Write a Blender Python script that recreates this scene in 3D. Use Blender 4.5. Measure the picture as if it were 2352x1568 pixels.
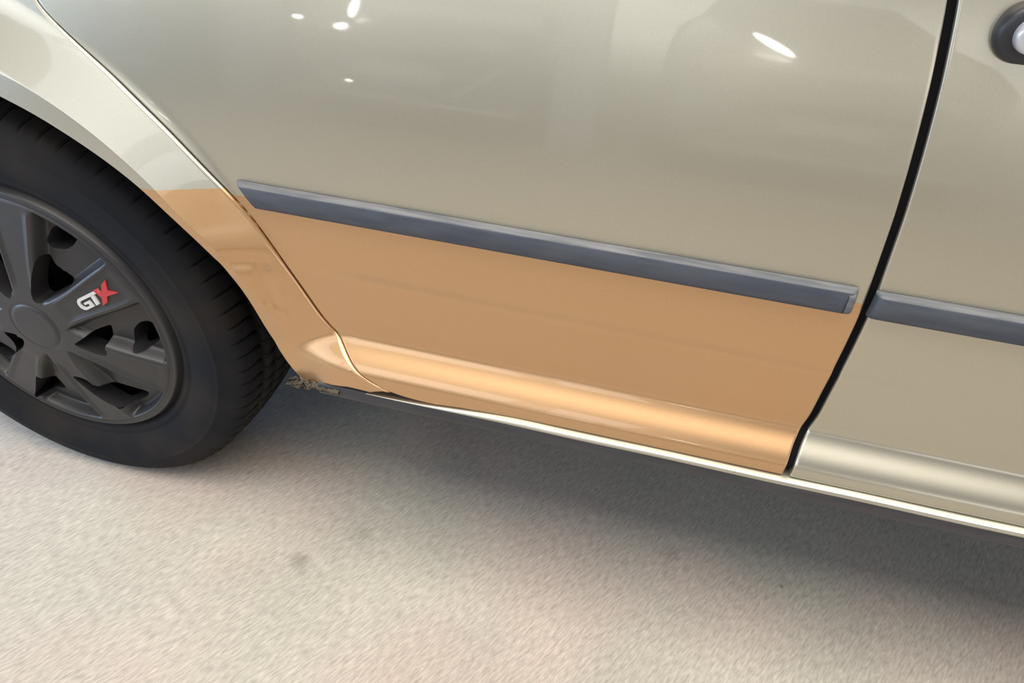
import bpy, math, random
import numpy as np
from mathutils import Matrix, Vector

PI = math.pi
random.seed(4); RNG = np.random.RandomState(7)
for o in list(bpy.data.objects):
    bpy.data.objects.remove(o)
COL = bpy.context.scene.collection
SC = bpy.context.scene
# ---------------------------------------------------------------- measured outlines (metres; x along the car, z up, wheel axle at x = 0)
WZ = 0.308
DENT = [(0.3462, 0.4939), (0.3801, 0.4917), (0.3762, 0.4798), (0.3907, 0.4262), (0.3788, 0.4365), (0.3986, 0.4246), (1.0653, 0.4835), (1.0668, 0.5165)]
ARCH = [(0.1186, 0.6453), (0.1486, 0.6353), (0.1775, 0.622), (0.2056, 0.6075), (0.2339, 0.5908), (0.2615, 0.5708), (0.288, 0.5452), (0.3134, 0.5184), (0.3377, 0.4874), (0.349, 0.4656), (0.3585, 0.4371), (0.367, 0.3995), (0.3801, 0.3684), (0.3937, 0.344), (0.404, 0.3323), (0.4132, 0.3282)]
WINGBOT = [(0.4132, 0.3282), (0.4407, 0.3382), (0.4787, 0.3478), (0.5069, 0.3474), (0.5346, 0.3461)]
GAPR = [(0.1562, 0.7344), (0.1817, 0.7152), (0.204, 0.6971), (0.2309, 0.6792), (0.2609, 0.6534), (0.2889, 0.6296), (0.3145, 0.6038), (0.3394, 0.5781), (0.3659, 0.5499), (0.3849, 0.521), (0.3996, 0.4972), (0.4114, 0.4726), (0.4244, 0.4494), (0.4392, 0.4211), (0.4503, 0.4032), (0.4675, 0.3924), (0.4784, 0.3819), (0.4868, 0.3734), (0.4965, 0.3666), (0.5085, 0.3613), (0.5331, 0.3528), (0.5676, 0.3501), (0.5892, 0.3506)]
DOORBOT = [(0.5892, 0.3506), (0.6943, 0.3579), (0.7955, 0.3564), (0.9163, 0.3565), (0.988, 0.3574), (1.0906, 0.3557), (1.2259, 0.3571)]
GAPF = [(0.979, 0.8189), (0.9822, 0.8006), (0.9852, 0.7816), (0.9881, 0.7629), (0.9905, 0.7434), (0.9931, 0.7204), (0.9959, 0.6926), (0.9991, 0.6542), (1.001, 0.6135), (1.0027, 0.5811), (1.0037, 0.5506), (1.0028, 0.5158), (1.0007, 0.4654), (0.9996, 0.4232), (0.995, 0.3977), (0.9917, 0.3904), (0.9895, 0.3802), (0.9889, 0.3671), (0.9878, 0.358)]
ORANGE = [(0.2675, 0.5718), (0.3406, 0.5725)]
STRIP_TOP = [(0.3607, 0.5829), (0.4916, 0.5832), (0.6747, 0.5793), (0.8437, 0.5784), (0.9917, 0.5859), (1.004, 0.5839), (1.1255, 0.5837)]
STRIP_BOT = [(0.3785, 0.5574), (0.4896, 0.5564), (0.6764, 0.5564), (0.8479, 0.5592), (0.9918, 0.5577), (1.0032, 0.5568), (1.1379, 0.5565)]
HANDLE = [(1.0133, 0.7992), (1.0229, 0.8201), (1.0362, 0.788), (1.0257, 0.8035)]
SILLTOP = [(0.5903, 0.3535), (0.9161, 0.3576), (1.2228, 0.3607)]
SILLEDGE = [(0.5913, 0.3495), (0.9169, 0.354), (1.2268, 0.3502)]
SILLLOW = [(0.5146, 0.3432), (0.5911, 0.3323), (0.9226, 0.3299), (1.236, 0.3307)]
HOLE_A1 = [(0.0614, 0.1501), (0.0723, 0.1562), (0.0855, 0.1559), (0.0952, 0.1465), (0.0947, 0.1409), (0.0844, 0.128), (0.072, 0.1213), (0.0544, 0.1208), (0.0484, 0.1246), (0.0512, 0.1362)]
HOLE_A2 = [(0.0424, 0.116), (0.0472, 0.1107), (0.0499, 0.0972), (0.0781, 0.0785), (0.0731, 0.0722), (0.0225, 0.0423), (0.015, 0.0434), (0.0167, 0.0601)]
HOLE_B1 = [(0.052, -0.0197), (0.0813, 0.002), (0.1062, 0.0131), (0.1032, -0.0073), (0.0975, -0.0326), (0.0776, -0.0314)]
HOLE_B2 = [(0.1362, 0.0093), (0.1479, 0.022), (0.1607, 0.0265), (0.1703, 0.0203), (0.1741, 0.0069), (0.1691, -0.0059), (0.1503, -0.0209), (0.1394, -0.0221), (0.131, -0.0153)]
HOLE_C = [(0.0181, -0.0888), (0.0356, -0.0875), (0.0691, -0.1048), (0.1204, -0.1157), (0.1125, -0.1281), (0.0912, -0.1416), (0.0728, -0.1454), (0.0578, -0.1382), (0.0408, -0.1208)]
HOLE_D = [(-0.0495, -0.1064), (-0.0436, -0.1098), (-0.0328, -0.1495), (-0.0565, -0.1525), (-0.0914, -0.1745), (-0.0679, -0.1366)]
EMB = [(0.0943, 0.0588), (0.1393, 0.088), (0.1619, 0.0836), (0.1011, 0.0501), (0.1343, 0.0679), (0.1643, 0.1027)]
GROUNDMARK = [(0.385, -0.067, 0.0), (0.449, 0.009, 0.0), (1.092, 0.1, 0.0), (0.345, -0.058, 0.0), (0.408, -0.04, 0.0), (0.899, 0.08, 0.0), (0.93, 0.121, 0.0)]
CAM = {'loc': [0.79299, -0.59517, 0.92209], 'right': [0.968124, 0.244378, 0.054909], 'up': [-0.193336, 0.589735, 0.784114], 'fwd': [-0.159239, 0.769735, -0.618183], 'f': 1601.5}


# ---------------------------------------------------------------- camera
cd = bpy.data.cameras.new('camera'); cam = bpy.data.objects.new('camera', cd); COL.objects.link(cam)
r_, u_, f_ = (Vector(CAM[k]) for k in ('right', 'up', 'fwd'))
m = Matrix((r_, u_, -f_)).transposed().to_4x4(); m.translation = Vector(CAM['loc'])
cam.matrix_world = m
cd.sensor_width = 36.0; cd.lens = CAM['f'] / 2352 * 36.0; cd.clip_start = 0.02
SC.camera = cam
# ---------------------------------------------------------------- colour management, ambient daylight, lamps
SC.view_settings.view_transform = 'Standard'; SC.view_settings.look = 'None'
SC.view_settings.exposure = 0.0; SC.view_settings.gamma = 1.0; SC.view_settings.use_curve_mapping = False
world = bpy.data.worlds.new('hall_ambient'); SC.world = world; world.use_nodes = True
wn, wl = world.node_tree.nodes, world.node_tree.links
bg = wn['Background']; bg.inputs['Strength'].default_value = 1.0
tc = wn.new('ShaderNodeTexCoord'); sx = wn.new('ShaderNodeSeparateXYZ'); wl.new(tc.outputs['Generated'], sx.inputs[0])
cr = wn.new('ShaderNodeValToRGB'); mr = wn.new('ShaderNodeMapRange')
mr.inputs['From Min'].default_value = -0.2; mr.inputs['From Max'].default_value = 1.0
wl.new(sx.outputs['Z'], mr.inputs['Value']); wl.new(mr.outputs[0], cr.inputs[0]); wl.new(cr.outputs[0], bg.inputs['Color'])
def stop(z, c):
    e = cr.color_ramp.elements.new((z + 0.2) / 1.2); e.color = (*c, 1)


cr.color_ramp.elements[0].color = (0.10, 0.10, 0.10, 1)
cr.color_ramp.elements[1].color = (0.8, 0.78, 0.73, 1)
for z, c in ((-0.01, (0.35, 0.35, 0.34)), (0.04, (1.5, 1.47, 1.4)), (0.08, (2.8, 2.73, 2.6)), (0.15, (2.8, 2.73, 2.6)), (0.22, (0.25, 0.25, 0.25)), (0.45, (0.12, 0.12, 0.12)), (0.70, (0.25, 0.25, 0.25)), (0.85, (0.7, 0.68, 0.64))):
    stop(z, c)


def area_light(name, loc, target, sx_, sy_, power, col):
    d = bpy.data.lights.new(name, 'AREA'); d.shape = 'RECTANGLE'; d.size = sx_; d.size_y = sy_; d.energy = power; d.color = col
    o = bpy.data.objects.new(name, d); COL.objects.link(o); o.location = loc
    o.rotation_euler = (Vector(target) - Vector(loc)).to_track_quat('-Z', 'Y').to_euler()
    return o


area_light('ceiling_lamp', (1.1, -0.85, 3.3), (1.1, -0.83, 0), 4.4, 2.0, 182, (1.0, 0.93, 0.85))
area_light('daylight_opening', (-1.7, -3.9, 2.6), (-0.6, 0.0, 0.5), 5.6, 2.0, 84, (0.92, 0.96, 1.0))
area_light('blue_fill_left', (-2.0, -0.9, 0.7), (0.1, 0.0, 0.0), 0.8, 0.7, 26, (0.46, 0.68, 1.0))  # added low blue fill for the floor left of and under the car
area_light('blue_fill_under_tail', (-2.2, 0.90, 0.26), (0.5, 0.26, 0.0), 1.0, 0.4, 42.0, (0.40, 0.62, 1.0))  # added blue fill that tints the floor beneath the car


# ---------------------------------------------------------------- body side as one smooth surface
def _ss(a, b, v):
    t = np.clip((v - a) / (b - a), 0, 1)
    return t * t * (3 - 2 * t)


def arc_dist(x, z, p, q):
    """distance of (x, z) to the segment p-q"""
    px, pz = p; qx, qz = q
    dx, dz = qx - px, qz - pz
    t = np.clip(((x - px) * dx + (z - pz) * dz) / (dx * dx + dz * dz), 0, 1)
    return np.hypot(x - px - t * dx, z - pz - t * dz)


def side_y(x, z):
    """depth of the body side (negative is outwards) over its x, z plane"""
    x = np.asarray(x, float); z = np.asarray(z, float)
    up = np.clip(z - 0.485, 0, None)
    s = 0.29 * up ** 2 + 0.22 * np.clip(z - 0.9, 0, None) ** 2
    s = s + 0.06 * np.clip(0.485 - z, 0, 0.07)                      # slight tuck under the strip
    s = s - 0.0022 * _ss(0.500, 0.484, z + 0.012 * (x - 0.5)) * _ss(0.42, 0.5, x) * _ss(1.6, 0.8, x)   # pressed crease in the door
    s = s - 0.029 * (0.55 + 0.45 * _ss(0.395, 0.475, x)) * _ss(0.4085, 0.3680, z)                          # flared ledge along the bottom
    s = s - 0.10 * np.clip(0.371 - z, 0, None)                    # turning under again
    r = np.hypot(x, z - WZ)
    rc = 0.385 + 0.008 * _ss(0.56, 0.49, z) + 0.012 * _ss(0.47, 0.40, z)
    lin = np.clip((r - rc) / 0.062, -1, 1)
    amp = 0.030 * (0.35 + 0.65 * _ss(0.36, 0.56, z))
    f = -amp * (1 - np.clip(lin, 0, 1)) ** 1.15
    k = 0.004
    base = s
    a = base; b = f + 0.29 * up ** 2 + 0.003 * np.clip(lin, 0, 1)
    m = np.minimum(a, b)
    h = np.clip(0.5 + 0.5 * (a - b) / k, 0, 1)                    # smooth minimum
    y = a * (1 - h) + b * h - k * h * (1 - h)
    # dents in the rear wing
    d = arc_dist(x, z, DENT[0], DENT[1]); y = y + 0.0032 * np.exp(-(d / 0.009) ** 2)
    d = arc_dist(x, z, DENT[2], DENT[3]); y = y + 0.0022 * np.exp(-(d / 0.007) ** 2)
    d = arc_dist(x, z, DENT[4], DENT[5]); y = y - 0.0016 * np.exp(-(d / 0.005) ** 2)
    d = arc_dist(x, z, DENT[6], DENT[7]); y = y + 0.0012 * np.exp(-(d / 0.006) ** 2)
    return y

# ---------------------------------------------------------------- helpers
def mesh_obj(name, verts, faces, mat, parent=None, smooth=True, mats=None, midx=None):
    me = bpy.data.meshes.new(name); me.from_pydata([tuple(map(float, v)) for v in verts], [], [tuple(map(int, f)) for f in faces])
    for m_ in ([mat] if mats is None else mats):
        me.materials.append(m_)
    if midx is not None:
        me.polygons.foreach_set('material_index', midx)
    me.polygons.foreach_set('use_smooth', [smooth] * len(me.polygons))
    me.update()
    o = bpy.data.objects.new(name, me); COL.objects.link(o)
    if parent is not None:
        o.parent = parent
    return o


def empty(name, loc=(0, 0, 0)):
    o = bpy.data.objects.new(name, None); o.location = loc; COL.objects.link(o); o.empty_display_size = 0.1
    return o


def grid_faces(nr, nc, closed=False, off=0):
    f = []
    for i in range(nr - 1):
        for j in range(nc if closed else nc - 1):
            k = (j + 1) % nc
            f.append((off + i * nc + j, off + i * nc + k, off + (i + 1) * nc + k, off + (i + 1) * nc + j))
    return f


def resample(pts, n, smooth=0):
    p = np.array(pts, float); d = np.r_[0, np.cumsum(np.hypot(*np.diff(p, axis=0).T))]
    t = np.linspace(0, d[-1], n); q = np.c_[np.interp(t, d, p[:, 0]), np.interp(t, d, p[:, 1])]
    for _ in range(smooth):
        q[1:-1] = (q[:-2] + 2 * q[1:-1] + q[2:]) / 4
    return q


def poly_dist(x, z, poly):
    """unsigned distance of every (x, z) to an open polyline"""
    best = np.full(np.shape(x), 9.0)
    for i in range(len(poly) - 1):
        best = np.minimum(best, arc_dist(x, z, poly[i], poly[i + 1]))
    return best


def inside(x, z, poly):
    c = np.zeros(np.shape(x), bool); n = len(poly)
    for i in range(n):
        x1, z1 = poly[i]; x2, z2 = poly[(i + 1) % n]
        if z1 == z2:
            continue
        k = ((z1 > z) != (z2 > z)) & (x < (x2 - x1) * (z - z1) / (z2 - z1) + x1)
        c ^= k
    return c


# ---------------------------------------------------------------- materials
def pmat(name, col, rough=0.5, metal=0.0, coat=0.0, coat_rough=0.03, spec=0.5):
    m_ = bpy.data.materials.new(name); m_.use_nodes = True
    b = m_.node_tree.nodes['Principled BSDF']
    b.inputs['Base Color'].default_value = (*col, 1); b.inputs['Roughness'].default_value = rough
    b.inputs['Metallic'].default_value = metal; b.inputs['Coat Weight'].default_value = coat
    b.inputs['Coat Roughness'].default_value = coat_rough; b.inputs['Specular IOR Level'].default_value = spec
    return m_


def noise_colour(m_, c1, c2, scale, detail=3.0, lo=0.35, hi=0.65, stretch=(1, 1, 1), rot=(0, 0, 0), bump=0.0, bdist=0.001):
    nt = m_.node_tree; n, l = nt.nodes, nt.links; b = n['Principled BSDF']
    t = n.new('ShaderNodeTexCoord'); mp = n.new('ShaderNodeMapping'); mp.inputs['Scale'].default_value = stretch
    mp.inputs['Rotation'].default_value = rot
    l.new(t.outputs['Object'], mp.inputs[0])
    no = n.new('ShaderNodeTexNoise'); no.inputs['Scale'].default_value = scale; no.inputs['Detail'].default_value = detail
    l.new(mp.outputs[0], no.inputs['Vector'])
    r = n.new('ShaderNodeMapRange'); r.inputs['From Min'].default_value = lo; r.inputs['From Max'].default_value = hi
    l.new(no.outputs['Fac'], r.inputs['Value'])
    mx = n.new('ShaderNodeMix'); mx.data_type = 'RGBA'
    mx.inputs['A'].default_value = (*c1, 1); mx.inputs['B'].default_value = (*c2, 1)
    l.new(r.outputs[0], mx.inputs['Factor']); l.new(mx.outputs['Result'], b.inputs['Base Color'])
    if bump:
        bp = n.new('ShaderNodeBump'); bp.inputs['Strength'].default_value = bump; bp.inputs['Distance'].default_value = bdist
        l.new(no.outputs['Fac'], bp.inputs['Height']); l.new(bp.outputs[0], b.inputs['Normal'])
    return mx, no


def paint(name, col, rough=0.34, metal=0.85):
    m_ = pmat(name, col, rough, metal, coat=0.75, coat_rough=0.03)
    m_.node_tree.nodes['Principled BSDF'].inputs['Coat IOR'].default_value = 1.55
    noise_colour(m_, tuple(c * 0.97 for c in col), tuple(min(1, c * 1.03) for c in col), 900.0, 1.0)
    return m_


M_BEIGE = paint('beige_metallic_paint', (0.465, 0.445, 0.37))
M_ORANGE = paint('orange_primer_paint', (0.53, 0.325, 0.165), 0.36, 0.8)
M_STRIP = pmat('grey_strip_plastic', (0.050, 0.058, 0.072), 0.55)
noise_colour(M_STRIP, (0.036, 0.045, 0.064), (0.056, 0.064, 0.084), 60, 5, stretch=(0.3, 1, 2), bump=0.15, bdist=0.0005)
M_EDGE = pmat('grey_cap_bevel_highlight', (0.14, 0.145, 0.155), 0.6)  # grey end cap and dusty strip bevel, lightened as a painted highlight
noise_colour(M_EDGE, (0.08, 0.088, 0.10), (0.16, 0.165, 0.17), 160, 4, stretch=(0.1, 1, 1))
M_TRIM = pmat('dark_sill_plastic', (0.040, 0.040, 0.046), 0.5)
noise_colour(M_TRIM, (0.026, 0.027, 0.034), (0.042, 0.042, 0.050), 50, 5, stretch=(0.25, 1, 2))
M_GAP_SHADE = pmat('gap_shade_black', (0.004, 0.004, 0.005), 0.9, spec=0.1)  # near-black that puts shade into the door gap
M_RUBBER = pmat('tyre_rubber', (0.020, 0.020, 0.022), 0.85, spec=0.2)
noise_colour(M_RUBBER, (0.007, 0.008, 0.011), (0.020, 0.016, 0.014), 9, 6, lo=0.42, hi=0.68, bump=0.10, bdist=0.0006)
M_COVER = pmat('satin_black_plastic', (0.026, 0.026, 0.029), 0.42)
noise_colour(M_COVER, (0.017, 0.017, 0.020), (0.026, 0.025, 0.026), 14, 5)
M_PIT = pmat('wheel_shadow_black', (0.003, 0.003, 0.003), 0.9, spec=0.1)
M_WHITE = pmat('white_badge', (0.55, 0.55, 0.56), 0.35)
M_RED = pmat('red_badge', (0.42, 0.035, 0.04), 0.35)
M_DARK = pmat('underbody_black', (0.010, 0.010, 0.011), 0.9, spec=0.2)
M_HANDLE = pmat('dark_handle_plastic', (0.013, 0.015, 0.020), 0.42)
M_SILVER = pmat('silver_handle_paint', (0.50, 0.52, 0.57), 0.3, 0.4, coat=0.5)
M_RUST = pmat('torn_rusty_metal', (0.10, 0.085, 0.06), 0.8)
noise_colour(M_RUST, (0.010, 0.009, 0.008), (0.085, 0.068, 0.045), 28, 3)
M_GLASS = pmat('dark_window_glass', (0.01, 0.012, 0.014), 0.05)


# ---------------------------------------------------------------- panels pressed from the body-side surface
def panel(name, X, Z, mat, parent, edge_lines, skirt=(True, True, True, True), rad=0.0035, lift=0.0):
    """X, Z grids; edge_lines are the polylines the pressed edge rolls over; skirt = first row, last row, first column, last column"""
    Y = side_y(X, Z) + lift
    for ln, rr in edge_lines:
        d = np.clip(rr - poly_dist(X, Z, ln), 0, rr)
        Y = Y + rr - np.sqrt(np.maximum(rr * rr - d * d, 0))
    nr, nc = X.shape
    V = np.stack([X, Y, Z], -1).reshape(-1, 3).tolist(); Fc = grid_faces(nr, nc)
    loops = []
    if skirt[0]: loops.append([j for j in range(nc)])
    if skirt[1]: loops.append([(nr - 1) * nc + j for j in range(nc)][::-1])
    if skirt[2]: loops.append([i * nc for i in range(nr)][::-1])
    if skirt[3]: loops.append([i * nc + nc - 1 for i in range(nr)])
    for lp in loops:
        b = len(V)
        for k in lp:
            v = V[k]; V.append([v[0], v[1] + 0.016, v[2]])
        for i in range(len(lp) - 1):
            Fc.append((lp[i], b + i, b + i + 1, lp[i + 1]))
    o = mesh_obj(name, V, Fc, mat, parent)
    return o


def edge_params(n, w=0.012, e=8):
    """0..1 values packed towards both ends"""
    a = np.linspace(0, 1, e) ** 1.4 * w
    return np.r_[a, np.linspace(w, 1 - w, n)[1:-1], 1 - a[::-1]]


def split_below(o, name, mat, p0, p1, parent):
    """cut the part of a panel that lies under the line p0-p1 off into a skin of its own"""
    import bmesh
    dx, dz = p1[0] - p0[0], p1[1] - p0[1]
    no = Vector((-dz, 0, dx)).normalized()
    me2 = o.data.copy()
    for me, clear_out, clear_in in ((o.data, False, True), (me2, True, False)):
        bm = bmesh.new(); bm.from_mesh(me)
        bmesh.ops.bisect_plane(bm, geom=bm.verts[:] + bm.edges[:] + bm.faces[:], plane_co=(p0[0], 0, p0[1]), plane_no=no,
                               clear_outer=clear_out, clear_inner=clear_in, dist=1e-6)
        bm.to_mesh(me); bm.free()
    me2.name = name; me2.materials.clear(); me2.materials.append(mat)
    c = bpy.data.objects.new(name, me2); COL.objects.link(c); c.parent = parent
    return c


car = empty('car', (0, 0, 0))
car['label'] = 'beige metallic car with an orange patch low on its side and a black wheel cover'
car['category'] = 'car'

# rear door --------------------------------------------------------
gr = [(0.150, 0.98), (0.150, 0.80), (0.158, 0.757)] + GAPR
gr = resample(gr, 260, 60)
gf = [(0.945, 0.98), (0.958, 0.90)] + GAPF
gf = resample(gf, 200, 8)
gr_z = gr[::-1, 1]; gr_x = gr[::-1, 0]
ZB = 0.3495


def left_x(z, off):
    return np.interp(z, gr_z, gr_x) + off


def right_x(z, off):
    return np.interp(z, gf[::-1, 1], gf[::-1, 0]) + off


# the bottom edge climbs from the pointed rear corner to the level of the sill
zt = 0.98
us = edge_params(150, 0.010, 9)
xs_low = np.array([p[0] for p in GAPR[-4:]] + [p[0] for p in DOORBOT[1:]])
NR = 260
door_left = resample(gr, 400)
k_end = int(np.argmin(np.abs(gr[:, 1] - 0.372)))
left_part = gr[:k_end + 1]
corner = gr[k_end:]
bottom_line = np.vstack([corner, [(0.62, 0.3538), (0.66, 0.3562), (0.70, 0.3574), (0.76, 0.3580), (0.85, 0.3582), (0.9880, 0.3584)]])
bottom_z = lambda x: np.interp(x, bottom_line[:, 0], bottom_line[:, 1])
rows = []
ws = np.r_[np.linspace(0, 0.05, 14) ** 1.0, np.linspace(0.05, 1, 300)[1:]]
XG, ZG = [], []
for w in ws:
    z_nom = zt * w + 0.372 * (1 - w)
    if w > 0:
        pass
# lower fan: rows between the bottom line and z = 0.372, upper block above it
NC = len(us)
xl0, xr0 = float(left_x(0.372, 0)), float(right_x(0.372, 0))
xb = (xl0 + 0.0016) + us * (xr0 - 0.0035 - xl0 - 0.0016)
zb_row = bottom_z(xb) + 0.001
zb_row[0] = 0.372
for t in np.r_[np.linspace(0, 0.5, 22), np.linspace(0.5, 1, 14)[1:]]:
    zr = zb_row * (1 - t) + 0.3725 * t
    xr_ = right_x(zr, -0.0035)
    xx = xb + (xr_ - (xr0 - 0.0035)) * us
    XG.append(xx); ZG.append(zr)
for z in np.linspace(0.3745, zt, 290):
    a, b_ = float(left_x(z, 0.0016)), float(right_x(z, -0.0035))
    XG.append(a + us * (b_ - a)); ZG.append(np.full(NC, z))
XG, ZG = np.array(XG), np.array(ZG)
out_l = gr + 0; out_l = np.c_[gr[:, 0] + 0.0016, gr[:, 1]][:k_end + 12]
bl = np.c_[bottom_line[:, 0], bottom_line[:, 1] + 0.001]
out_r = np.c_[gf[:, 0] - 0.0035, gf[:, 1]]
door = panel('rear_door', XG, ZG, M_BEIGE, car, [(out_l[::4], 0.0022), (out_r, 0.0030)])
sl = ((STRIP_TOP[0][1] + STRIP_BOT[0][1]) / 2, (STRIP_TOP[4][1] + STRIP_BOT[4][1]) / 2)
lower = split_below(door, 'lower_door_skin', M_ORANGE, (0.36, 0.566), (0.99, 0.568), door)
lower['label'] = 'orange painted lower skin of the rear door'

# front door -------------------------------------------------------
XE = 2.05
us2 = np.r_[edge_params(120, 0.008, 9)]
XG, ZG = [], []
for z in np.r_[np.linspace(0.3590, 0.42, 50), np.linspace(0.42, zt, 260)[1:]]:
    a = float(right_x(z, 0.0035)); XG.append(a + us2 * (XE - a)); ZG.append(np.full(len(us2), z))
XG, ZG = np.array(XG), np.array(ZG)
fd = panel('front_door', XG, ZG, M_BEIGE, car, [(np.c_[gf[:, 0] + 0.0035, gf[:, 1]], 0.0025)])

# rear wing --------------------------------------------------------
arc_back = [(0.362 * math.cos(a), WZ + 0.362 * math.sin(a)) for a in np.radians(np.arange(178, 76, -3))]
a_pts = ARCH[:]
inner = resample(arc_back + a_pts, 420, 50)
wing_gap = [(x - 0.0012, z) for x, z in gr.tolist()]
wing_gap = [p for p in wing_gap if p[0] < 0.533]
back_top = [(-0.95, 0.50), (-0.95, 0.98), (0.1488, 0.98)]
# pair the arch and outer outline by angle around the wheel, then blend at the lower corner
fo = resample([(-0.95, WZ + 0.01)] + back_top + wing_gap[1:], 2600)
ang_o = np.unwrap(np.arctan2(fo[:, 1] - WZ, fo[:, 0]))
ni = len(inner); s_i = np.linspace(0, 1, ni)
ang_i = np.arctan2(inner[:, 1] - WZ, inner[:, 0])
s_o = np.r_[0, np.cumsum(np.hypot(*np.diff(fo, axis=0).T))]; s_o /= s_o[-1]
tgt = []
order = np.argsort(ang_o)
for i in range(ni):
    tgt.append(np.interp(ang_i[i], ang_o[order], s_o[order]))
tgt = np.array(tgt)
# below about 25 degrees lead the pairing smoothly to the tip of the outer outline
a0 = math.radians(24); k0 = int(np.argmax(ang_i < a0))
tt = np.linspace(0, 1, ni - k0)
tgt[k0:] = tgt[k0] + (1 - tgt[k0]) * tt ** 1.15
tgt = np.maximum.accumulate(tgt)
outer = np.c_[np.interp(tgt, s_o, fo[:, 0]), np.interp(tgt, s_o, fo[:, 1])]
botl = resample([tuple(inner[-1])] + [tuple(WINGBOT[1]), tuple(WINGBOT[2]), tuple(WINGBOT[3]), tuple(outer[-1])], 60, 2)
vs = edge_params(90, 0.05, 12)
X = inner[:, None, 0] * (1 - vs) + outer[:, None, 0] * vs
Z = inner[:, None, 1] * (1 - vs) + outer[:, None, 1] * vs
# last rows bend to follow the lower edge
bx = np.interp(vs, np.linspace(0, 1, 60), botl[:, 0]); bz = np.interp(vs, np.linspace(0, 1, 60), botl[:, 1])
dxl, dzl = bx - X[-1], bz - Z[-1]
fade = np.clip((np.arange(ni) - (ni - 60)) / 59, 0, 1)[:, None] ** 2
X = X + dxl * fade; Z = Z + dzl * fade
wing = panel('rear_wing', X, Z, M_BEIGE, car, [(inner[::5], 0.003), (np.array(wing_gap)[::4], 0.0032), (botl[::4], 0.002)])
patch = split_below(wing, 'lower_wing_skin', M_ORANGE, ORANGE[0], ORANGE[1], wing)
# the piece behind the wheel belongs to the rear bumper
import bmesh
bump = patch.data.copy(); bump.name = 'rear_bumper'; bump.materials.clear(); bump.materials.append(M_BEIGE)
for me, sgn in ((patch.data, 1), (bump, -1)):
    bm = bmesh.new(); bm.from_mesh(me)
    bmesh.ops.delete(bm, geom=[v for v in bm.verts if v.co.x * sgn < 0], context='VERTS'); bm.to_mesh(me); bm.free()
bo = bpy.data.objects.new('rear_bumper', bump); COL.objects.link(bo); bo.parent = car
patch['label'] = 'orange painted lower end of the rear wing'


# rubbing strips ---------------------------------------------------
def strip(name, xt0, xb0, xt1, xb1, parent, n=160):
    z1, z0 = 0.5842, 0.5568
    prof = [(z0, 0.001), (z0 + 0.0005, 0.006), (z0 + 0.002, 0.0085), (z0 + 0.006, 0.0098), (z0 + 0.012, 0.0104), (z1 - 0.0045, 0.0104), (z1 - 0.0028, 0.0098),
            (z1 - 0.0012, 0.0084), (z1 - 0.0003, 0.0060), (z1, 0.001)]
    V, Fc = [], []
    e = 0.006
    ts = np.r_[0, 0.0015, 0.004, np.linspace(0.008, 0.992, n), 0.996, 0.9985, 1]
    for z, d in prof:
        k = (z - z0) / (z1 - z0)
        a = xb0 * (1 - k) + xt0 * k; b_ = xb1 * (1 - k) + xt1 * k
        for t in ts:
            x = a + (b_ - a) * t
            en = min(x - a, b_ - x, e) / e
            V.append((x, float(side_y(x, z)) - d * math.sqrt(max(0, 1 - (1 - en) ** 2)) + 0.0005, z))
    nc = len(ts); Fc = grid_faces(len(prof), nc)
    mi = []
    for i in range(len(prof) - 1):
        for j in range(nc - 1):
            mi.append(1 if i >= 6 else 0)  # upper bevel takes the paler colour as its highlight
    return mesh_obj(name, V, Fc, None, parent, mats=[M_STRIP, M_EDGE], midx=mi)


strip('rubbing_strip', 0.3606, 0.3790, 0.9897, 0.9882, door)
strip('rubbing_strip', 1.0050, 1.0040, 2.04, 2.04, fd, 120)
# worn end cap at the front end of the rear strip
V, Fc = [], []
for i, z in enumerate(np.linspace(0.5580, 0.5828, 14)):
    for j, x in enumerate(np.linspace(0.9815, 0.9900, 6)):
        V.append((x, float(side_y(x, z)) - 0.0108 * math.sqrt(max(0, 1 - max(0, (x - 0.9860) / 0.0041) ** 2)) - 0.0003 + 0.006 * (abs(z - 0.5704) / 0.0125) ** 6, z))
mesh_obj('strip_end_cap', V, grid_faces(14, 6), M_EDGE, door)['label'] = 'scuffed grey end cap'

# door handle (its rear end reaches into the picture) ---------------
def capsule(name, cx0, cx1, cz, r, depth, mat, parent, y_base, dome=0.5, tilt=0.0, n=48):
    """long rounded body lying along x, domed outwards"""
    V, Fc = [], []
    prof = [(1.0, 0.0), (1.0, 0.35), (0.985, 0.6), (0.94, 0.8), (0.86, 0.92), (0.75, 0.985), (0.5, 1.0), (0.25, 1.0 + 0.02 * dome), (0.02, 1.0 + 0.03 * dome)]
    ring = []
    for i in range(n):
        a = 2 * PI * (i + 0.5) / n
        ring.append((math.cos(a), math.sin(a), cx1 if math.cos(a) > 0 else cx0))
    for s, h in prof:
        for c, s2, cx in ring:
            V.append((cx + r * s * c, y_base - depth * h, cz + r * s * s2 + tilt * (cx - cx0)))
    Fc = grid_faces(len(prof), n, True)
    Fc.append(tuple(range((len(prof) - 1) * n, len(prof) * n)))
    return mesh_obj(name, V, [f[::-1] for f in Fc], mat, parent)


hy = float(side_y(1.035, 0.80))
hd = capsule('door_handle', 1.0336, 1.176, 0.8036, 0.0214, 0.014, M_HANDLE, fd, hy + 0.002)
capsule('handle_grip', 1.0352, 1.166, 0.8044, 0.0128, 0.010, M_SILVER, hd, hy - 0.011)['label'] = 'silver grip'

# sill ---------------------------------------------------------------
def extrude_x(name, prof, x0, x1, mat, parent, n=120, fn=None):
    V = []
    for y, z in prof:
        for x in np.linspace(x0, x1, n):
            yy, zz = (y, z) if fn is None else fn(x, y, z)
            V.append((x, yy, zz))
    return mesh_obj(name, V, grid_faces(len(prof), n), mat, parent)


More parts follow.
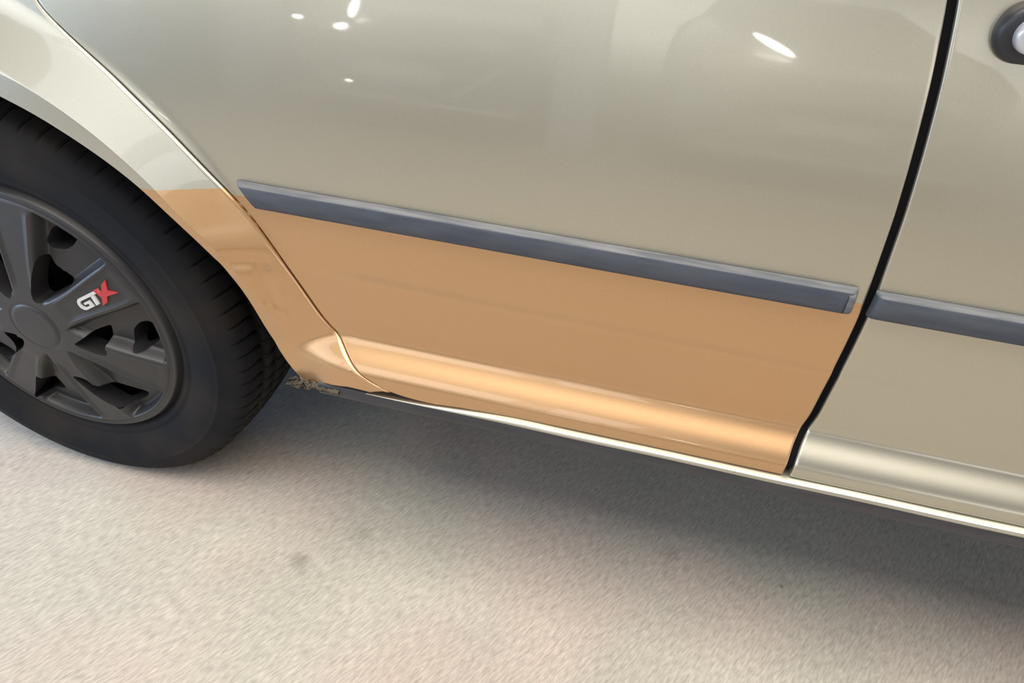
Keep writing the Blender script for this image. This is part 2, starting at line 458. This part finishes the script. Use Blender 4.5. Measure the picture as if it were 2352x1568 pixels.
def sill_fn(x, y, z):
    k = float(_ss(0.46, 0.70, x))
    wob = 0.0003 * math.sin(x * 31)
    return y + 0.010 * (1 - k) - 0.003, z - 0.011 * (1 - k) + 0.0080 + wob


sill = extrude_x('sill', [(0.03, 0.3500), (-0.020, 0.3494), (-0.0285, 0.3489), (-0.0318, 0.3476), (-0.0330, 0.3455), (-0.0330, 0.3435), (0.02, 0.3430)],
                 0.50, 2.6, M_BEIGE, car, 200, lambda x, y, z: sill_fn(x, y, 0.3435 + (z - 0.3435) * (0.1 + 0.9 * float(_ss(0.50, 0.72, x)))))
sill['label'] = 'pale metallic sill edge'
trim = extrude_x('sill_trim', [(0.0, 0.3445), (-0.0300, 0.3440), (-0.0322, 0.3425), (-0.0326, 0.340), (-0.0320, 0.330), (-0.0305, 0.3255), (-0.027, 0.3230), (0.02, 0.3215), (0.06, 0.318)],
                 0.436, 2.6, M_TRIM, car, 220, sill_fn)
trim['label'] = 'dark grey plastic sill cover'
# torn end of the sill behind the wheel
V, Fc = [], []
for i in range(9):
    t = i / 8
    for j in range(22):
        s = j / 21
        x = 0.398 + 0.066 * s
        jag = 0.0020 * math.sin(j * 1.7 + i * 0.9) * (1 - s) + 0.0018 * math.sin(j * 3.9 + i * 2.3)
        V.append((x + 0.006 * math.sin(i * 2.1) * (1 - s), -0.021 + 0.006 * math.sin(j * 1.3) * (1 - s) - 0.008 * math.sin(PI * t), 0.3345 + 0.004 * s - 0.011 * t * (0.25 + 0.75 * s) + jag))
mesh_obj('torn_sill_end', V, grid_faces(9, 22), M_RUST, sill)['label'] = 'torn and rusty rear end of the sill'

# body shell behind the outer panels, with both wheel openings ------
def shell():
    out = [(-0.93, 0.34)]
    for a in np.radians(np.arange(180, -1, -6)):
        out.append((0.372 * math.cos(a), WZ + 0.02 + 0.372 * math.sin(a)))
    out += [(0.46, 0.345)]
    WB = 2.60
    for a in np.radians(np.arange(180, -1, -6)):
        out.append((WB + 0.372 * math.cos(a), WZ + 0.02 + 0.372 * math.sin(a)))
    out += [(3.35, 0.34), (3.42, 0.55), (3.30, 0.78), (2.45, 0.98), (-0.93, 0.98), (-0.98, 0.7)]
    n = len(out); V, Fc = [], []
    for y in (0.034, 1.64):
        for x, z in out:
            V.append((x, y + (0.04 if z > 0.9 and y < 1 else 0), z))
    for i in range(n):
        j = (i + 1) % n; Fc.append((i, j, n + j, n + i))
    Fc.append(tuple(range(n))[::-1]); Fc.append(tuple(range(n, 2 * n)))
    return mesh_obj('body_shell', V, Fc, M_DARK, car, smooth=False)


shell()
# glasshouse and roof
V = []
for z, x0, x1, y0 in ((0.975, -0.93, 2.45, 0.035), (1.42, -0.70, 1.55, 0.22), (1.47, -0.60, 1.40, 0.30)):
    V += [(x0, y0, z), (x1, y0, z), (x1, 1.67 - y0, z), (x0, 1.67 - y0, z)]
Fc = [(0, 1, 5, 4), (1, 2, 6, 5), (2, 3, 7, 6), (3, 0, 4, 7)]
mesh_obj('side_windows', V[:8], Fc, M_GLASS, car, smooth=False)
mesh_obj('roof', V[4:], Fc + [(4, 5, 6, 7)], M_BEIGE, car, smooth=False)
# added black strip standing in for the shade inside the door gap
V = []
for x, z in gf[::4]:
    y = float(side_y(x, z))
    V += [(x - 0.0045, y + 0.0045, z), (x + 0.0045, y + 0.0045, z)]
mesh_obj('gap_shade_strip', V, [(2 * i, 2 * i + 1, 2 * i + 3, 2 * i + 2) for i in range(len(V) // 2 - 1)], M_GAP_SHADE, door)

# wheel arch liner: a dark bowl behind the arch
V = []
for y in (-0.005, 0.03, 0.30):
    for a in np.radians(np.linspace(200, 9, 60)):
        rr = 0.366 + (0.02 if y > 0.2 else 0) + (0.0 if y > -0.001 else 0.002)
        V.append((rr * math.cos(a), y, WZ + rr * math.sin(a)))
mesh_obj('wheel_arch_liner', V, grid_faces(3, 60), M_DARK, car)

V = []
for z in (0.20, 0.33):
    for x, y in ((0.55, 0.14), (2.1, 0.14), (2.1, 1.5), (0.55, 1.5)):
        V.append((x, y, z))
mesh_obj('underbody_light_block', V, [(0, 1, 2, 3), (4, 5, 6, 7), (0, 1, 5, 4), (1, 2, 6, 5), (2, 3, 7, 6), (3, 0, 4, 7)], M_DARK, car, smooth=False)  # box hung low, added to deepen the shade under the car
# ---------------------------------------------------------------- wheel
def lathe_grid(prof, n, fn=None):
    V = []
    for i, (r, y) in enumerate(prof):
        for k in range(n):
            a = 2 * PI * k / n
            rr, yy = (r, y) if fn is None else fn(i, r, y, a)
            V.append((rr * math.cos(a), yy, rr * math.sin(a)))
    return V, grid_faces(len(prof), n, True)


wheel = empty('rear_wheel', (0, 0, WZ)); wheel.parent = car
side = [(0.196, 0.036), (0.200, 0.026), (0.2045, 0.0215), (0.208, 0.0190), (0.212, 0.0165), (0.2155, 0.0160), (0.2185, 0.0172), (0.2215, 0.0155), (0.230, 0.0115),
        (0.240, 0.0080), (0.250, 0.0060), (0.260, 0.0055), (0.2645, 0.0060), (0.2660, 0.0052), (0.2680, 0.0056), (0.2700, 0.0066), (0.280, 0.0088),
        (0.287, 0.0110), (0.2925, 0.0135), (0.2970, 0.0170), (0.3000, 0.0215), (0.3022, 0.0280), (0.3040, 0.037)]
tread = []
for y, dr in ((0.044, 0), (0.058, 0), (0.0585, .007), (0.0655, .007), (0.066, 0), (0.088, 0), (0.0885, .007), (0.0955, .007), (0.096, 0), (0.104, 0), (0.124, 0),
              (0.1245, .007), (0.1315, .007), (0.132, 0), (0.154, 0), (0.1545, .007), (0.1615, .007), (0.162, 0), (0.178, 0)):
    crown = 0.308 - 0.9 * abs(y - 0.11) ** 2.0
    tread.append((crown - dr, y))
back = [(0.3025, 0.186), (0.297, 0.197), (0.288, 0.206), (0.26, 0.213), (0.22, 0.207), (0.198, 0.188)]
NB = 78


def tyre_fn(i, r, y, a):
    ph = (a * NB / (2 * PI)) % 1.0
    if 19 <= i <= 22:                                  # shoulder sipes
        g = 1.0 if ph < 0.10 else 0.0
        ctr = {19: .4, 20: 1, 21: 1, 22: 1}[i]
        return r - 0.0026 * g * ctr, y + 0.0022 * g * ctr
    if i > 22 and i < 23 + 19 and r > 0.299:
        ph2 = ((a + 0.6 * (y - 0.04)) * NB / (2 * PI)) % 1.0
        return r - (0.005 if ph2 < 0.13 else 0.0), y
    return r, y


V, Fc = lathe_grid(side + tread + back, NB * 15, tyre_fn)
tyre = mesh_obj('tyre', V, Fc, M_RUBBER, wheel)
tyre.data.polygons.foreach_set('use_smooth', [True] * len(tyre.data.polygons))

# wheel cover, pressed as one disc with seven spokes and pierced windows
def cover():
    NRr, NA = 150, 1000
    rr = np.r_[np.linspace(0.0005, 0.196, NRr - 12), np.linspace(0.1968, 0.2035, 12)]
    aa = np.linspace(0, 2 * PI, NA, endpoint=False)
    R, A = np.meshgrid(rr, aa, indexing='ij')
    X, Zc = R * np.cos(A), R * np.sin(A)
    A0 = math.radians(31.5)
    base = -0.0035 + 0.016 * (R / 0.19) ** 2.4                              # domed face
    k = np.round((A - A0) / (2 * PI / 7)); da = A - A0 - k * 2 * PI / 7       # nearest spoke axis
    perp = np.abs(R * np.sin(da)); along = R * np.cos(da)
    hw = 0.0185 + 0.010 * _ss(0.06, 0.19, along) 
    out = perp - hw                                                            # >0 inside a window
    hub = _ss(0.046, 0.062, R)
    rim = 1 - _ss(0.178, 0.187, R)
    pocket = _ss(0.0, 0.010, out) * hub * rim
    y = base + 0.020 * pocket * (0.55 + 0.45 * _ss(0.06, 0.12, R))
    ridge = np.exp(-((out + 0.0025) / 0.0016) ** 2) * _ss(0.055, 0.075, R) * (1 - _ss(0.17, 0.185, R))
    y = y - 0.0010 * ridge
    y = y + 0.0015 * _ss(0.0, -0.006, out + 0.004) * _ss(0.06, 0.08, R) * (1 - _ss(0.170, 0.184, R))
    y = y - 0.0018 * (1 - _ss(0.030, 0.038, R)) + 0.0010 * np.exp(-((R - 0.0365) / 0.0016) ** 2)   # centre cap and its groove
    y = y + 0.0022 * np.exp(-((R - 0.1895) / 0.0011) ** 2) + 0.0014 * np.exp(-((R - 0.1935) / 0.0009) ** 2)
    y = y + 0.0095 * _ss(0.197, 0.2035, R)
    S7 = 2 * PI / 7
    hole = np.zeros(R.shape, bool); walls = []
    XX, ZZ = X.copy(), Zc.copy()

    def add(poly, kk):
        c, s = math.cos(kk * S7), math.sin(kk * S7)
        p = [(c * x - s * z, s * x + c * z) for x, z in poly]
        p = resample(p + [p[0]], 90)[:-1]
        for _ in range(8):
            p = (np.roll(p, 1, 0) + 2 * p + np.roll(p, -1, 0)) / 4
        p = np.vstack([p, p[:1]])
        near = (np.abs(X - p[:, 0].mean()) < 0.07) & (np.abs(Zc - p[:, 1].mean()) < 0.07)
        xs, zs = X[near], Zc[near]
        best = np.full(xs.shape, 9.0); bx_ = xs.copy(); bz_ = zs.copy()
        for i in range(len(p) - 1):
            (x1, z1), (x2, z2) = p[i], p[i + 1]
            dx, dz = x2 - x1, z2 - z1
            t = np.clip(((xs - x1) * dx + (zs - z1) * dz) / (dx * dx + dz * dz + 1e-12), 0, 1)
            qx, qz = x1 + t * dx, z1 + t * dz; d = np.hypot(xs - qx, zs - qz)
            m_ = d < best; best[m_] = d[m_]; bx_[m_] = qx[m_]; bz_[m_] = qz[m_]
        ins = inside(xs, zs, p[:-1])
        cell = 0.0011
        snap = ins & (best < cell)
        XXn, ZZn = XX[near], ZZ[near]
        XXn[snap], ZZn[snap] = bx_[snap], bz_[snap]; XX[near], ZZ[near] = XXn, ZZn
        hn = hole[near]; hn |= ins & ~snap; hole[near] = hn
        # wall of the opening, rising to the face around it
        w = []
        for x, z in p[:-1]:
            j = int(np.argmin(np.where(near, (X - x) ** 2 + (Zc - z) ** 2, 9)))
            w.append((x, float(y.reshape(-1)[j]), z))
        walls.append(w)
    for kk in (0, 1, 3):
        add(HOLE_A1, kk); add(HOLE_A2, kk)
    add(HOLE_B1, 0); add(HOLE_B2, 0)
    add(HOLE_C, 0)
    add(HOLE_D, 0)
    add(HOLE_D, -1)
    V = np.stack([XX, y, ZZ], -1).reshape(-1, 3).tolist()
    hf = hole.reshape(-1)
    Fc = [f for f in grid_faces(len(rr), NA, True) if not (hf[f[0]] or hf[f[1]] or hf[f[2]] or hf[f[3]])]
    Fc.append(tuple(range(NA))[::-1])
    for w in walls:
        b = len(V); n = len(w)
        ys = np.array([q[1] for q in w])
        for _ in range(3):
            ys = (np.roll(ys, 1) + ys + np.roll(ys, -1)) / 3
        V += [(q[0], yy + 0.0002, q[2]) for q, yy in zip(w, ys)] + [(q[0], yy + 0.030, q[2]) for q, yy in zip(w, ys)]
        for i in range(n):
            j = (i + 1) % n; Fc.append((b + i, b + j, b + n + j, b + n + i))
    o = mesh_obj('wheel_cover', V, Fc, M_COVER, wheel)
    me = o.data
    bm = bmesh.new(); bm.from_mesh(me)
    bmesh.ops.delete(bm, geom=[v for v in bm.verts if not v.link_faces], context='VERTS'); bm.to_mesh(me); bm.free()
    # steel rim behind the openings
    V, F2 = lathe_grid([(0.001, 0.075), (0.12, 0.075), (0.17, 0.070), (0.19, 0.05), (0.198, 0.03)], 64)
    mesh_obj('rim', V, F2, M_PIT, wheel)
    return o, base


wc, _ = cover()
wc['label'] = 'black plastic wheel cover with seven spokes'


def badge(name, polys, mat):
    """letter outlines given along and across the spoke, in metres from the wheel centre"""
    V, Fc = [], []
    a0 = math.radians(31.0); c, s = math.cos(a0), math.sin(a0)
    for poly in polys:
        b = len(V); n = len(poly)
        for dep in (0.0, 1.0):
            for u, v in poly:
                x, z = c * u - s * v, s * u + c * v
                yb = -0.0035 + 0.016 * (math.hypot(x, z) / 0.19) ** 2.4 + 0.0015
                V.append((x, yb + 0.0006 - 0.0028 * dep, z))
        Fc.append(tuple(b + n + i for i in range(n)))
        for i in range(n):
            j = (i + 1) % n; Fc.append((b + i, b + j, b + n + j, b + n + i))
    return mesh_obj(name, V, Fc, mat, wc, smooth=False)


H = 0.0088
G = [(0.146, H), (0.1075, H), (0.1035, H - .0022), (0.1010, H - .006), (0.1005, -H + .006), (0.1030, -H + .0018), (0.107, -H), (0.1215, -H), (0.1215, 0.0010), (0.1105, 0.0010),
     (0.1105, -0.0022), (0.1170, -0.0022), (0.1170, -H + .0034), (0.1080, -H + .0034), (0.1050, -H + .006), (0.1050, H - .0075), (0.1080, H - .0042), (0.146, H - .0042)]
T = [(0.1285, H - .0045), (0.1345, H - .0045), (0.1315, -H), (0.1255, -H)]
Xp = [(0.1385, H + .001), (0.1455, H + .0012), (0.1480, 0.0030), (0.1560, H + .0030), (0.1660, H + .0060), (0.1575, 0.0015), (0.1680, -0.0065), (0.1560, -0.0050), (0.1500, -0.0045), (0.1440, -H - .0025), (0.1340, -H - .0040), (0.1420, -0.0030)]
badge('badge_letter', [G], M_WHITE)
badge('badge_letter', [T], M_WHITE)
badge('badge_letter', [Xp], M_RED)['label'] = 'red letter X'

# ---------------------------------------------------------------- floor
def floor_mat():
    m_ = pmat('ground_concrete', (0.5, 0.45, 0.4), 0.62, spec=0.35)
    nt = m_.node_tree; n, l = nt.nodes, nt.links; b = n['Principled BSDF']
    t = n.new('ShaderNodeTexCoord')

    def noise(scale, detail, stretch=(1, 1, 1), rot=0.0, rough=0.5):
        mp = n.new('ShaderNodeMapping'); mp.vector_type = 'TEXTURE'
        mp.inputs['Rotation'].default_value = (0, 0, rot); mp.inputs['Scale'].default_value = stretch
        l.new(t.outputs['Object'], mp.inputs[0])
        no = n.new('ShaderNodeTexNoise'); no.inputs['Scale'].default_value = scale; no.inputs['Detail'].default_value = detail
        no.inputs['Roughness'].default_value = rough
        l.new(mp.outputs[0], no.inputs['Vector']); return no

    def ramp(src, lo, hi, a, c):
        r = n.new('ShaderNodeMapRange'); r.inputs['From Min'].default_value = lo; r.inputs['From Max'].default_value = hi
        r.inputs['To Min'].default_value = a; r.inputs['To Max'].default_value = c
        l.new(src, r.inputs['Value']); return r.outputs[0]
    grain = noise(330, 2.5, (5.0, 1, 1), math.radians(GRAIN_DEG), 0.6)
    grain2 = noise(120, 3, (2.0, 1, 1), math.radians(GRAIN_DEG + 10), 0.6)
    blot = noise(5.5, 3); tint = noise(3.1, 2)
    c1 = n.new('ShaderNodeMix'); c1.data_type = 'RGBA'
    c1.inputs['A'].default_value = (0.460, 0.392, 0.338, 1); c1.inputs['B'].default_value = (0.428, 0.402, 0.340, 1)
    l.new(ramp(tint.outputs['Fac'], 0.4, 0.6, 0, 1), c1.inputs['Factor'])
    v = n.new('ShaderNodeMath'); v.operation = 'MULTIPLY'
    l.new(ramp(grain.outputs['Fac'], 0.25, 0.75, 0.74, 1.26), v.inputs[0])
    l.new(ramp(grain2.outputs['Fac'], 0.25, 0.75, 0.90, 1.10), v.inputs[1])
    v2 = n.new('ShaderNodeMath'); v2.operation = 'MULTIPLY'
    l.new(v.outputs[0], v2.inputs[0]); l.new(ramp(blot.outputs['Fac'], 0.3, 0.7, 0.94, 1.06), v2.inputs[1])
    prev = v2.outputs[0]
    # small smudges
    for (sx_, sy_, rad, st) in ((0.381, -0.062, 0.022, 0.30), (0.449, 0.009, 0.024, 0.14), (1.092, 0.100, 0.004, 0.5), (0.925, 0.11, 0.02, 0.15)):
        d = n.new('ShaderNodeVectorMath'); d.operation = 'DISTANCE'; d.inputs[1].default_value = (sx_, sy_, 0)
        wob = noise(60, 2); add = n.new('ShaderNodeMath'); add.operation = 'MULTIPLY_ADD'
        l.new(t.outputs['Object'], d.inputs[0])
        l.new(wob.outputs['Fac'], add.inputs[0]); add.inputs[1].default_value = rad * 1.2; l.new(d.outputs['Value'], add.inputs[2])
        mm = n.new('ShaderNodeMath'); mm.operation = 'MULTIPLY'
        l.new(prev, mm.inputs[0]); l.new(ramp(add.outputs[0], rad * 0.8, rad * 1.7, 1 - st, 1.0), mm.inputs[1]); prev = mm.outputs[0]
    mu = n.new('ShaderNodeVectorMath'); mu.operation = 'SCALE'
    l.new(c1.outputs['Result'], mu.inputs[0]); l.new(prev, mu.inputs['Scale']); l.new(mu.outputs[0], b.inputs['Base Color'])
    bp = n.new('ShaderNodeBump'); bp.inputs['Strength'].default_value = 0.35; bp.inputs['Distance'].default_value = 0.0012
    l.new(grain.outputs['Fac'], bp.inputs['Height']); l.new(bp.outputs[0], b.inputs['Normal'])
    return m_


GRAIN_DEG = 60
fl = mesh_obj('floor', [(-12, -9, 0), (12, -9, 0), (12, 9, 0), (-12, 9, 0)], [(0, 1, 2, 3)], floor_mat(), smooth=False)
fl['kind'] = 'structure'
M_BLOCK = pmat('light_block_grey', (0.08, 0.08, 0.085), 0.8)  # for an unseen wall added to block light from behind the car
wb = mesh_obj('wall_light_block', [(-12, 2.4, 0), (12, 2.4, 0), (12, 2.4, 4.2), (-12, 2.4, 4.2), (-12, 2.6, 0), (12, 2.6, 0), (12, 2.6, 4.2), (-12, 2.6, 4.2)],
              [(0, 1, 2, 3), (4, 7, 6, 5), (3, 2, 6, 7), (0, 3, 7, 4), (1, 5, 6, 2)], M_BLOCK, smooth=False)
wb['kind'] = 'structure'


# ---------------------------------------------------------------- two cars parked opposite: the paint mirrors their noses
M_GREY = pmat('grey_car_paint', (0.20, 0.20, 0.21), 0.3, 0.3, coat=0.6)
M_WHITECAR = pmat('pale_car_paint', (0.42, 0.42, 0.40), 0.3, 0.2, coat=0.6)
M_PLATE = pmat('number_plate', (0.75, 0.75, 0.72), 0.4)
M_GLINT = pmat('glint_glow', (1, 1, 1), 0.3)  # glowing surface added for bright spots mirrored in the doors
M_GLINT.node_tree.nodes['Principled BSDF'].inputs['Emission Color'].default_value = (1, 0.97, 0.9, 1)
M_GLINT.node_tree.nodes['Principled BSDF'].inputs['Emission Strength'].default_value = 30


def opposite_car(xc, y0, mat, label, glint_spots, ws=1.0, zs=1.0):
    root = empty('parked_car', (xc, y0, 0)); root['label'] = label; root['category'] = 'car'; root['group'] = 'cars parked opposite'
    # loft of sections from the nose backwards: (y back, half width, z low, z high)
    secs = [(0.00, 0.50, 0.36, 0.52), (-0.015, 0.66, 0.27, 0.60), (-0.05, 0.76, 0.22, 0.70), (-0.14, 0.83, 0.20, 0.76), (-0.40, 0.86, 0.20, 0.84), (-1.0, 0.86, 0.20, 0.96),
            (-1.1, 0.86, 0.20, 0.98), (-1.8, 0.86, 0.20, 1.02), (-4.0, 0.84, 0.22, 0.98), (-4.15, 0.6, 0.35, 0.8)]
    V = []; n = 28
    for yb, hw_, zl, zh in secs:
        zh = zh * zs
        zc_, hz = (zl + zh) / 2, (zh - zl) / 2
        for i in range(n):
            a = 2 * PI * i / n; c, s_ = math.cos(a), math.sin(a)
            p = 0.38
            V.append((ws * hw_ * math.copysign(abs(c) ** p, c), yb, zc_ + hz * math.copysign(abs(s_) ** p, s_)))
    Fc = grid_faces(len(secs), n, True) + [tuple(range(n))[::-1], tuple(range((len(secs) - 1) * n, len(secs) * n))]
    mesh_obj('body', V, Fc, mat, root)
    V = []
    for hw1, ya, yb, z in ((0.72 * ws, -1.0, -3.9, 0.93 * zs), (0.55 * ws, -1.75, -3.3, 1.45 * zs ** 0.5)):
        V += [(-hw1, ya, z), (hw1, ya, z), (hw1, yb, z), (-hw1, yb, z)]
    mesh_obj('cabin', V, [(0, 1, 5, 4), (1, 2, 6, 5), (2, 3, 7, 6), (3, 0, 4, 7), (4, 5, 6, 7)], M_GLASS, root, smooth=False)

    def box(name, x0, x1, ya, yb, z0, z1, m_):
        V = [(x, y, z) for z in (z0, z1) for y in (ya, yb) for x in (x0, x1)]
        return mesh_obj(name, V, [(0, 2, 3, 1), (4, 5, 7, 6), (0, 1, 5, 4), (2, 6, 7, 3), (0, 4, 6, 2), (1, 3, 7, 5)], m_, root, smooth=False)
    box('number_plate', -0.25, 0.25, 0.0, 0.014, 0.47, 0.585, M_PLATE)
    box('grille', -0.36, 0.36, -0.02, 0.006, 0.62, 0.70, M_DARK)
    box('bumper_lip', -0.66, 0.66, -0.12, 0.030, 0.285, 0.315, M_PLATE)
    for sg in (-1, 1):                                # pale edges of the lower intake and the headlights
        V = [(sg * x, y, z) for y in (0.0, 0.02) for x, z in ((0.30, 0.36), (0.33, 0.36), (0.57, 0.62), (0.57, 0.66))]
        mesh_obj('intake_edge', V, [(0, 1, 2, 3), (4, 7, 6, 5), (0, 4, 5, 1), (1, 5, 6, 2), (2, 6, 7, 3), (3, 7, 4, 0)], M_PLATE, root, smooth=False)
        V = [(sg * x, y, z) for y in (-0.10, 0.0) for x, z in ((0.34, 0.80), (0.56, 0.76), (0.58, 0.84), (0.40, 0.88))]
        mesh_obj('headlight', V, [(0, 1, 2, 3), (4, 7, 6, 5), (0, 4, 5, 1), (1, 5, 6, 2), (2, 6, 7, 3), (3, 7, 4, 0)], M_PLATE, root, smooth=False)
    for lx, lz, ra, rb, rot_ in glint_spots:  # added glowing discs that stand in for glints on the nose
        V = []; c, s_ = math.cos(rot_), math.sin(rot_)
        for k in range(7):
            ph = PI * k / 12
            for i in range(20):
                a = 2 * PI * i / 20
                u, v = ra * math.cos(ph) * math.cos(a), rb * math.cos(ph) * math.sin(a)
                V.append((lx + c * u - s_ * v, -0.02 + 0.04 * math.sin(ph), lz + s_ * u + c * v))
        mesh_obj('glint', V, grid_faces(7, 20, True) + [tuple(range(120, 140))], M_GLINT, root)
    for sx_ in (-1, 1):
        for yy in (-0.85, -3.35):
            V, F_ = lathe_grid([(0.05, 0), (0.19, -0.01), (0.29, 0), (0.31, 0.03), (0.31, 0.17), (0.2, 0.2)], 40)
            w_ = mesh_obj('wheel', V, F_, M_RUBBER, root); w_.location = (sx_ * 0.78 * ws + (-0.1 if sx_ < 0 else 0.1), yy, 0.31); w_.rotation_euler = (0, 0, sx_ * PI / 2)


opposite_car(-0.68, -3.1, M_GREY, 'grey car mirrored in the rear door, its number plate facing the camera side',
             [(-0.26, 0.985, 0.022, 0.080, -0.2), (-0.33, 0.83, 0.040, 0.024, 0.5), (-0.58, 0.86, 0.028, 0.016, 0.0), (-0.27, 0.40, 0.026, 0.012, 0.0)], 0.82, 1.3)
opposite_car(1.55, -3.1, M_WHITECAR, 'pale car mirrored near the front edge of the rear door', [(-0.35, 1.09, 0.125, 0.024, -0.55)], 1.0, 1.45)
opposite_car(-2.85, -3.1, M_DARK, 'unseen dark car added to darken the reflection in the rear edge of the rear door', [], 1.0, 1.2)  # added out of view to darken what the door's rear edge mirrors
M_WINDOW_LIGHT = pmat('window_light_blue', (0.62, 0.70, 0.82), 0.7)  # pale blue colour stands in for light from window strips
for x0, lb in ((0.24, 'added pale box in place of a window strip mirrored at the top middle of the rear door'), (-1.85, 'added pale box in place of a window strip mirrored at the top left of the rear door')):
    V = [(x0 + dx, -3.75 + dy, z) for z in (0, 4.2) for dx, dy in ((-0.13, 0), (0.13, 0), (0.13, 0.26), (-0.13, 0.26))]
    p_ = mesh_obj('window_standin', V, [(3, 2, 1, 0), (4, 5, 6, 7), (0, 1, 5, 4), (1, 2, 6, 5), (2, 3, 7, 6), (3, 0, 4, 7)], M_WINDOW_LIGHT, smooth=False)  # added box where a bright window strip is mirrored
    p_['label'] = lb; p_['category'] = 'window_standin'; p_['group'] = 'boxes standing in for window strips'
